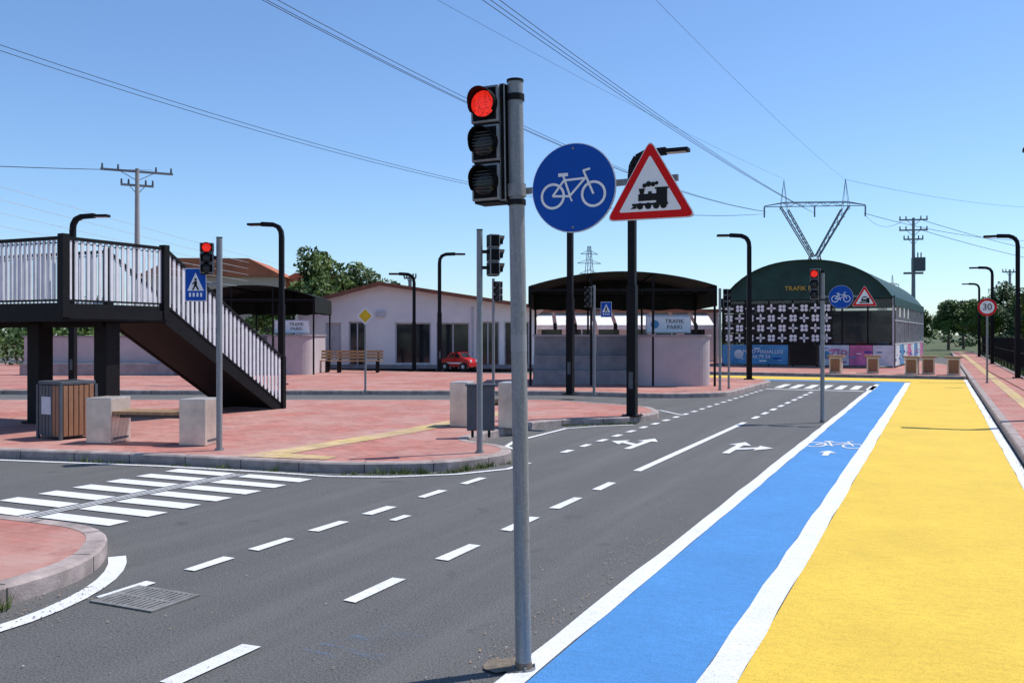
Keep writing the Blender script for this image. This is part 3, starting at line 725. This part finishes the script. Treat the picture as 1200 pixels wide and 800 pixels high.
for i,(a,b,k) in enumerate(((-W,-4.6,'bannerb'),(-4.58,-3.2,'win'),(-3.18,-1.9,'bannerw'),(-1.88,-.9,'bannerp'),(-.88,-.02,'bannerw'))):
    mb.box(a,b,-.05,-.035,.08,1.0,k)
y=0.1; ks=['bannerw','bannerb','bannerw','bannerp']; i=0
while y<LT-1: mb.box(.035,.05,y,y+1.9,.08,1.0,ks[i%4]); y+=2; i+=1
for i in range(10): mb.box(-4.5,-3.3,-.075-.02*(i%2),-.055,.1+i*.09,.16+i*.09,'black')
for k in range(26):
    x=random.uniform(-W+.2,-.2); zc=random.uniform(.2,.85); s=random.uniform(.03,.1)
    if -4.65<x<-3.15: continue
    mb.box(x-s*2,x+s*2,-.058-.0005*k,-.052,zc-s*.4,zc+s*.4,random.choice(['signwhite','bannerb','bannerp','signblue']))
for k in range(60):
    yy=random.uniform(.2,LT-1.5); zc=random.uniform(.2,.85); s=random.uniform(.03,.12)
    mb.box(.052,.056+.0003*k,yy-s*2,yy+s*2,zc-s*.4,zc+s*.4,random.choice(['signwhite','signblue','bannerp','bannerb']))
for x,zc,r,k in ((-6.9,.55,.22,'bannerw'),(-2.9,.55,.18,'bannerb')):
    mb.prism([(x+r*math.cos(i*pi/10),zc+r*math.sin(i*pi/10)) for i in range(20)],lambda a,b,o:(a,-.080+o,b),.004,k)
mb.finish('banners',parent=root)
mb=MB()
cw=.5
for i in range(11):
    for j in range(4):
        cx=-W+.33+i*cw; cz=1.32+j*cw*.93
        if cx>-2.4: continue
        mb.box(cx-.235,cx+.235,-.05,-.046,cz-.215,cz+.215,'signblk')
        nn=4; base=0 if (i+j)%2 else pi/4
        for a in range(nn):     # four-petal motif
            t=base+a*pi/2; x=cx+.125*math.cos(t); zz=cz+.115*math.sin(t)
            mb.prism([(x+.10*math.cos(k*pi/4)*(abs(math.cos(t))*.5+.5),zz+.10*math.sin(k*pi/4)*(abs(math.sin(t))*.5+.5)) for k in range(8)],lambda p,q,o,a=a:(p,-.058+o-.002*a,q),.005,'tile')
mb.finish('patterned_screen',parent=root)
mb=MB(); mb.box(-W+.1,-.1,.1,LT-.2,0,.04,'conc')
mb.box(-W+.1,-.4,5.5,5.55,.04,2.7,'win')  # dark sheet added across the hall, stands in for the shaded inside
for i in range(7): mb.box(-W+.8+i*.95,-W+1.3+i*.95,2+i*.4,2.4+i*.4,.04,1.1,random.choice(['bannerb','signred','greybox','bannerw']))
mb.finish('interior',parent=root)
text('TRAFIK PARK',.30,(-W/2,-.09,3.62),(pi/2,0,0),'textyel',root)
text('ALMELO MAHALLESI\n444 79 54',.24,(-5.9,-.085,.55),(pi/2,0,0),'signwhite',root)
text('ZIP-',.62,(-2.3,-.085,.55),(pi/2,0,0),'bannerp',root)

# ------------------------------------------------------------------ pylons and utility poles
def pylon(name,l,d,s,rot=0,w=.15):
    mb=MB(); Hw=11.8*s; Hb=17.9*s; Hp=21.8*s
    bl=3.0*s; wl=.55*s
    def B(p,q,ww=w): mb.beam(p,q,ww,'lat')
    C=[(-1,-1),(1,-1),(1,1),(-1,1)]
    lv=[0,3.2,6,8.4,10.3,11.8]
    def cw(h): return bl+(wl-bl)*(h/11.8)
    for a,b in zip(lv,lv[1:]):
        for i in range(4):
            x,y=C[i];x2,y2=C[(i+1)%4]; wa=cw(a);wb=cw(b)
            B((x*wa,y*wa,a*s),(x*wb,y*wb,b*s)); B((x*wa,y*wa,a*s),(x2*wb,y2*wb,b*s),w*.5); B((x2*wa,y2*wa,a*s),(x*wb,y*wb,b*s),w*.5); B((x*wb,y*wb,b*s),(x2*wb,y2*wb,b*s),w*.5)
    for sg in (-1,1):
        top=3.9*s*sg
        n=6
        for y in (-.45*s,.45*s):
            B((sg*.1,y,Hw),(top-.5*s*sg,y,Hb)); B((sg*.55*s,y,Hw),(top+.45*s*sg,y,Hb+.4*s))
            B((top-.4*s*sg,y,Hb),(top,0,Hp),w*.35); B((top+.45*s*sg,y,Hb),(top,0,Hp),w*.35)
        for i in range(n):
            t0=i/n;t1=(i+1)/n
            p=lambda t,o,yy:(sg*(.1+(3.4*s-.1)*t+o*s*.6),yy,Hw+(Hb-Hw)*t)
            B(p(t0,0,-.45*s),p(t1,1.2*t1+.5,-.45*s),w*.45); B(p(t0,.7,-.45*s),p(t1,0,-.45*s),w*.45)
    for y in (-.45*s,.45*s):
        B((-6.4*s,0,Hb+.5*s),(-3.9*s,y,Hb+.9*s),w*.7); B((6.4*s,0,Hb+.5*s),(3.9*s,y,Hb+.9*s),w*.7)
        B((-6.4*s,0,Hb+.4*s),(6.4*s,0,Hb+.4*s),w*.7); B((-3.9*s,y,Hb+.9*s),(3.9*s,y,Hb+.9*s),w*.7)
        for i in range(10):
            x=-3.9*s+.78*s*i; B((x,y,Hb+(.4 if i%2 else .9)*s),(x+.78*s,y,Hb+(.9 if i%2 else .4)*s),w*.45)
    for x in (-6.4,0,6.4): mb.cyl((x*s,0,Hb+.4*s),(x*s,0,Hb-1.0*s),.1*s,.1*s,'lat',6)
    mb.finish(name,(l,d,0),rot)
pylon('electricity_pylon',39.4,120,1.0,-.1)
pylon('electricity_pylon',225,560,1.75,.2,.4)
mb=MB(); H=40
for i in range(10):
    a=H*i/10;b=H*(i+1)/10; wa=3*(1-i/10)+.5; wb=3*(1-(i+1)/10)+.5
    for sx in (-1,1):
        for sy in (-1,1): mb.beam((sx*wa,sy*wa,a),(sx*wb,sy*wb,b),.25,'lat')
    mb.beam((-wa,-wa,a),(wb,-wb,b),.15,'lat'); mb.beam((wa,-wa,a),(-wb,-wb,b),.15,'lat')
for z,w_ in ((28,4.5),(32.5,5.5),(36.5,4)): mb.beam((-w_,0,z),(w_,0,z),.3,'lat'); mb.beam((-w_,0,z),(0,0,z+1.8),.2,'lat'); mb.beam((w_,0,z),(0,0,z+1.8),.2,'lat')
mb.finish('electricity_pylon',(33.5,400,0),.3)
def util(name,l,d,h,rot,arms,k='conc',tr=False):
    mb=MB(); mb.cyl((0,0,0),(0,0,h),.24,.13,k,10)
    for zz,w in arms:
        mb.box(-w,w,-.06,.06,zz-.07,zz+.07,'lat')
        for i in (-1,-.55,.55,1): mb.cyl((i*w*.95,0,zz+.07),(i*w*.95,0,zz+.38),.07,.05,'greybox',8)
        mb.beam((-w*.5,0,zz),(0,0,zz-.6),.05,'lat'); mb.beam((w*.5,0,zz),(0,0,zz-.6),.05,'lat')
    if tr:
        mb.box(-.1,1.0,-.5,.5,h-5.2,h-3.9,'greybox'); mb.box(-.9,.9,-.1,.1,h-5.5,h-5.3,'lat')
        for i in range(3): mb.cyl((.1+i*.3,0,h-3.9),(.1+i*.3,0,h-3.4),.06,.06,'greybox',8)
    mb.finish(name,(l,d,0),rot)
util('utility_pole',-24.4,60,12.4,.5,[(12.2,2.2),(11.3,1.0)])
util('utility_pole',39.2,90,13.0,-.2,[(12.8,1.3),(11.8,1.3),(10.9,.9)],'lat',True)
util('utility_pole',60.5,112,9.5,0,[(9.2,.9)],'conc'); util('utility_pole',13.0,75,6,.3,[(5.6,.8)],'black'); util('utility_pole',-8.3,75,6.5,0,[(6.2,.5)],'lat')
def wire(mb,A,B,sag,r,k,ext=1.35,n=28):
    A=Vector(A);B=Vector(B);E=A+(B-A)*ext; pts=[]
    for i in range(n+1):
        t=i/n; p=A.lerp(E,t); p.z-=sag*4*t*(1-t); pts.append(p)
    mb.tube(pts,r,k,4)
mb=MB()
for o in (0,.3):
    wire(mb,(33,120,17.3),(-26.9,48,20.6+o),5.4,.020,'wire')
for o in (-.5,0,.35):
    wire(mb,(33+o*.3,120,17.6),(-12.4+o,45,20.6+abs(o)*.3),3.2,.019,'wire')
for o in (-.5,-.1,.35):
    wire(mb,(39.4,120,17.4),(-1.1+o,46,19.3),1.2,.019,'wire')
wire(mb,(35.5,120,21.8),(-5,57.6,23.3),.8,.011,'wire'); wire(mb,(43.3,120,21.8),(8.8,57.6,23.3),.8,.011,'wire')
wire(mb,(45.8,120,17.4),(102,170,21),2.5,.035,'wire'); wire(mb,(43.3,120,21.8),(100,170,26),1.5,.02,'wire')
for z0,z1 in ((12.8,10.6),(11.8,9.6)): wire(mb,(40,90,z0),(75,112,z1),1.0,.025,'wire')
wire(mb,(38,90,12.6),(45.8,120,17.4),1,.02,'wire',1.0)
for i in range(6):
    z=10.2-.75*i; wire(mb,(-24,125,9.2-.5*i),(-29,50,z),.3,.018,'wirel',1.3)
for i in range(3): wire(mb,(-24.4+.5*i,60,12.3),(-44,46,11.6),.5,.012,'wire',1.3)
mb.finish('power_lines')

# ------------------------------------------------------------------ far buildings
def far_building(l,d,w,dep,h,rot,wk,rk,storeys=2,name='apartment_building'):
    mb=MB(); mb.box(-w/2,w/2,0,dep,0,h,wk)
    rr=h+1.8
    mb.prism([(-w/2-.5,h),(w/2+.5,h),(w/2-3,rr),(-w/2+3,rr)],lambda x,y,o:(x,-.4+o,y),dep+.8,rk)
    n=int(w/2.6)
    for s in range(storeys):
        for i in range(n):
            x=-w/2+1.3+i*(w-2.6)/max(1,n-1); z=h/storeys*s+.9; mb.box(x-.55,x+.55,-.04,0,z,z+1.4,'win'); mb.box(x-.65,x+.65,-.1,-.02,z-.1,z-.02,'frame')
    mb.finish(name,(l,d,0),rot)
far_building(-30,92,13.5,9,7.4,.05,'farwall','farroof',2)
far_building(-20.5,96,10,8,6.2,0,'wallw','farroof',2)

# ------------------------------------------------------------------ vegetation
def leaves(mb,c,rad,n,size,k):
    mi=mb.mi(k)
    for _ in range(n):
        while True:
            p=Vector((random.uniform(-1,1),random.uniform(-1,1),random.uniform(-1,1)))
            if p.length<1 and p.length>random.random()*.75: break
        p=Vector((p.x*rad[0],p.y*rad[1],p.z*rad[2]))+Vector(c)
        a=Vector((random.gauss(0,1),random.gauss(0,1),random.gauss(0,1))).normalized(); b=a.orthogonal().normalized()
        s=size*random.uniform(.6,1.3)
        vs=[mb.bm.verts.new(mb.M@(p+q)) for q in (-a*s,b*s*.55,a*s,-b*s*.55)]
        f=mb.bm.faces.new(vs); f.material_index=mi
def tree_mesh(seed,h,spread,n=110,size=.2):
    random.seed(seed); mb=MB(); th=h*.34
    mb.cyl((0,0,0),(.05*h*.3,0,th),h*.03,h*.02,'bark',8,False); mb.cyl((.05*h*.3,0,th),(0,0,h*.8),h*.02,h*.006,'bark',6,False)
    for i in range(10):
        a=i*2.4+random.random(); z=th+(h*.5)*i/10; L=spread*random.uniform(.55,1)*(1-.45*i/10)
        e=Vector((math.cos(a)*L,math.sin(a)*L,z+h*random.uniform(.08,.2)))
        mb.cyl((0,0,z),e,h*.011,h*.004,'bark',5,False)
        for k in range(4):
            c=e*random.uniform(.75,1.0)+Vector((random.gauss(0,.16),random.gauss(0,.16),random.gauss(0,.10)))*h*.35
            if k==0: c=e
            r=h*random.uniform(.08,.15)
            leaves(mb,c,(r,r,r*.75),n,size,'leafl' if random.random()<.5 else 'leafd')
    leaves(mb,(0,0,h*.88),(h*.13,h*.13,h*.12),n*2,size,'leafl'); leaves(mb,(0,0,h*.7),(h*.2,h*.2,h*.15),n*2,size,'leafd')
    return mb.finish('broadleaf_tree')
t1=tree_mesh(3,8,2.6); t2=tree_mesh(11,7,2.4); t3=tree_mesh(23,5.2,1.9,90,.16)
used=set()
def put(src,l,d,s,r):
    if src.name in used:
        o=bpy.data.objects.new('broadleaf_tree',src.data); scene.collection.objects.link(o)
    else: used.add(src.name); o=src
    o.location=(l,d,0); o.scale=(s,s,s); o.rotation_euler=(0,0,r)
for t,l,d,s,r in ((t1,-15.0,72,1.02,0),(t2,-12.0,74,1.02,1),(t3,-18.3,70,.95,2),(t1,-10.4,78,.72,2.5),
                  (t2,36,62,.62,0),(t1,38.5,68,.62,1.4),(t3,41,66,.95,2),(t2,33.0,75,.5,3),(t1,43,80,.75,.7),(t3,33.2,58,.72,5),(t1,47,72,.7,3.3),(t3,30,90,.8,1.1),
                  (t2,31.6,57,.42,.8),(t1,34,60,.5,1.9),(t2,40.5,77,.6,.3),(t3,38.6,76,.85,2.2),(t1,36.8,72,.48,4.1),(t3,45,95,1.0,1),(t2,49,100,.75,2),
                  (t3,-24,64,.6,1.1),(t2,-30,66,.6,2.1),(t3,-36,60,.8,.2),(t3,12,70,.75,2)): put(t,l,d,s,r)
for i,(X,Y) in enumerate(((5.0,36),(5.4,43),(5.0,50),(5.8,57),(5.2,66))):
    q=R(X,Y); put((t3,t2,t1)[i%3],q.x,q.y,.55 if i%3 else .7,i*1.3)
random.seed(5)
mb=MB()
for i in range(150):
    ang=random.uniform(-.62,.66); d=random.uniform(115,210); l=d*math.tan(ang); h=random.uniform(2.6,5.2)*(d/150)
    leaves(mb,(l,d,h*.5),(h*.9,h*.6,h*.55),85,.55,random.choice(['leafl','leafd','leafd']))
mb.finish('distant_trees')
mb=MB()
x=-26
while x<-7:
    leaves(mb,(x,44+random.uniform(-.4,.4)+abs(x+16)*.1,1.0),(.8,.7,.95),150,.12,random.choice(['leafl','leafd'])); x+=.75
mb.finish('hedge')
mb=MB(); Y=14
while Y<75:
    leaves(mb,(3.75+random.uniform(-.15,.15),Y,.75),(.5,.7,random.uniform(.65,.95)),130,.085,random.choice(['leafl','leafd'])); Y+=.9
mb.finish('hedge',(0,0,0),RR)
mb=MB(); Y=-6
while Y<80:
    mb.box(3.05,3.1,Y-.025,Y+.025,-.03,1.5,'black'); Y+=2.5
for z in (.25,.85,1.45): mb.box(3.06,3.09,-6,79,z-.015,z+.015,'black')
Y=-6
while Y<79: mb.box(3.07,3.08,Y-.006,Y+.006,.2,1.48,'black'); Y+=.14
mb.finish('metal_fence',(0,0,0),RR)
random.seed(9); mb=MB()
def tuft(x,y,n,h,z=0,w=.005):
    for _ in range(n):
        a=random.uniform(0,2*pi); r=random.uniform(0,.06); px=x+r*math.cos(a);py=y+r*math.sin(a); hh=h*random.uniform(.4,1.2); dx=random.gauss(0,hh*.4);dy=random.gauss(0,hh*.4)
        b=random.uniform(0,pi); mb.face([(px-w*math.cos(b),py-w*math.sin(b),z),(px+w*math.cos(b),py+w*math.sin(b),z),(px+dx,py+dy,z+hh)],'leafg')
fr=[(-10,8.22),(-8.6,8.5),(-6.3,8.70),(-5.12,9.38),(-4.83,10.4)]
for a,b in zip(fr,fr[1:]):
    n=int((Vector(b)-Vector(a)).length*(6 if a[0]<-6.4 else 22))
    for i in range(n):
        t=random.random(); tuft(a[0]+(b[0]-a[0])*t,a[1]+(b[1]-a[1])*t-.03,random.randint(6,20),random.choice([.04,.06,.10]))
for i in range(30): tuft(-4.97+random.uniform(0,.05),random.uniform(2.5,3.7),16,.09)
for i in range(90): tuft(.93+random.uniform(-.02,.01),random.uniform(6,34),6,.035)
for i in range(60):
    t=random.random(); tuft(-6.1+1.2*t,14.9+1.0*t,8,.05)
mb.finish('kerb_weeds',(0,0,0),RR)
mb=MB()
for i in range(5000):
    Y=14+60*random.random()**1.3; x=random.uniform(2.8,3.8); tuft(x,Y,2,.12,-.03)
mb.finish('verge_grass',(0,0,0),RR)
random.seed(2)
mb=MB(); mb.flat([(.115*math.cos(i*pi/14)*random.uniform(.75,1.2)-.05,.10*math.sin(i*pi/14)*random.uniform(.75,1.2)) for i in range(28)],.0115,'dirt'); mb.finish('dirt_patch',R(-1.84,4.02),RR)
mb=MB()
for i in range(1500):
    if i%4==0: x=random.uniform(-9,-5.2); y=8.45+(x+8.6)*.08-abs(random.gauss(0,.15)) if x<-6.3 else 8.6+(x+6.3)*.55-abs(random.gauss(0,.12))
    elif i%4==1: x,y=-4.8+random.gauss(0,.15),random.uniform(2.5,4.2)
    elif i%4==2: x,y=-1.9-abs(random.gauss(0,.15)),random.uniform(3.2,8)
    else: x,y=random.uniform(-4.6,-1.9),random.uniform(2.6,12)
    s=random.uniform(.003,.009); a=random.uniform(0,pi)
    mb.face([(x+s*math.cos(a+k*pi/2)*(1 if k%2 else .5),y+s*math.sin(a+k*pi/2),.009+random.uniform(0,.004)) for k in range(4)],random.choice(['dirt','dirt','kerb','woodold']))
mb.finish('grit',(0,0,0),RR)

# ------------------------------------------------------------------ light, sky, camera
el=math.radians(60); sx,sy=.93,.37; n=math.hypot(sx,sy); sx/=n; sy/=n
sd=Vector((sx*math.cos(el),sy*math.cos(el),math.sin(el)))
L=bpy.data.lights.new('sun','SUN'); L.energy=4.8; L.angle=math.radians(.53); L.color=(1,.955,.89)
so=bpy.data.objects.new('sun',L); scene.collection.objects.link(so); so.rotation_euler=sd.to_track_quat('Z','Y').to_euler(); so.location=(0,0,50)
w=bpy.data.worlds.new('World'); scene.world=w; w.use_nodes=True; nt=w.node_tree
bg=nt.nodes['Background']; sk=nt.nodes.new('ShaderNodeTexSky'); sk.sky_type='NISHITA'; sk.sun_disc=False; sk.sun_elevation=el; sk.sun_rotation=math.atan2(sx,sy)
sk.air_density=1.0; sk.dust_density=.3; sk.ozone_density=2.0
tint=mix(nt,1.0,sk.outputs[0],(.80,.97,1.18,1),'MULTIPLY')
nt.links.new(tint,bg.inputs[0]); bg.inputs[1].default_value=.14
cam=bpy.data.cameras.new('camera'); co=bpy.data.objects.new('camera',cam); scene.collection.objects.link(co)
co.location=(0,0,1.6); co.rotation_euler=(pi/2,0,0); cam.lens=32.4; cam.sensor_width=36; cam.shift_y=-8/1200; cam.clip_end=4000; cam.clip_start=.05
scene.camera=co
scene.view_settings.view_transform='Standard'; scene.view_settings.look='None'; scene.view_settings.exposure=0
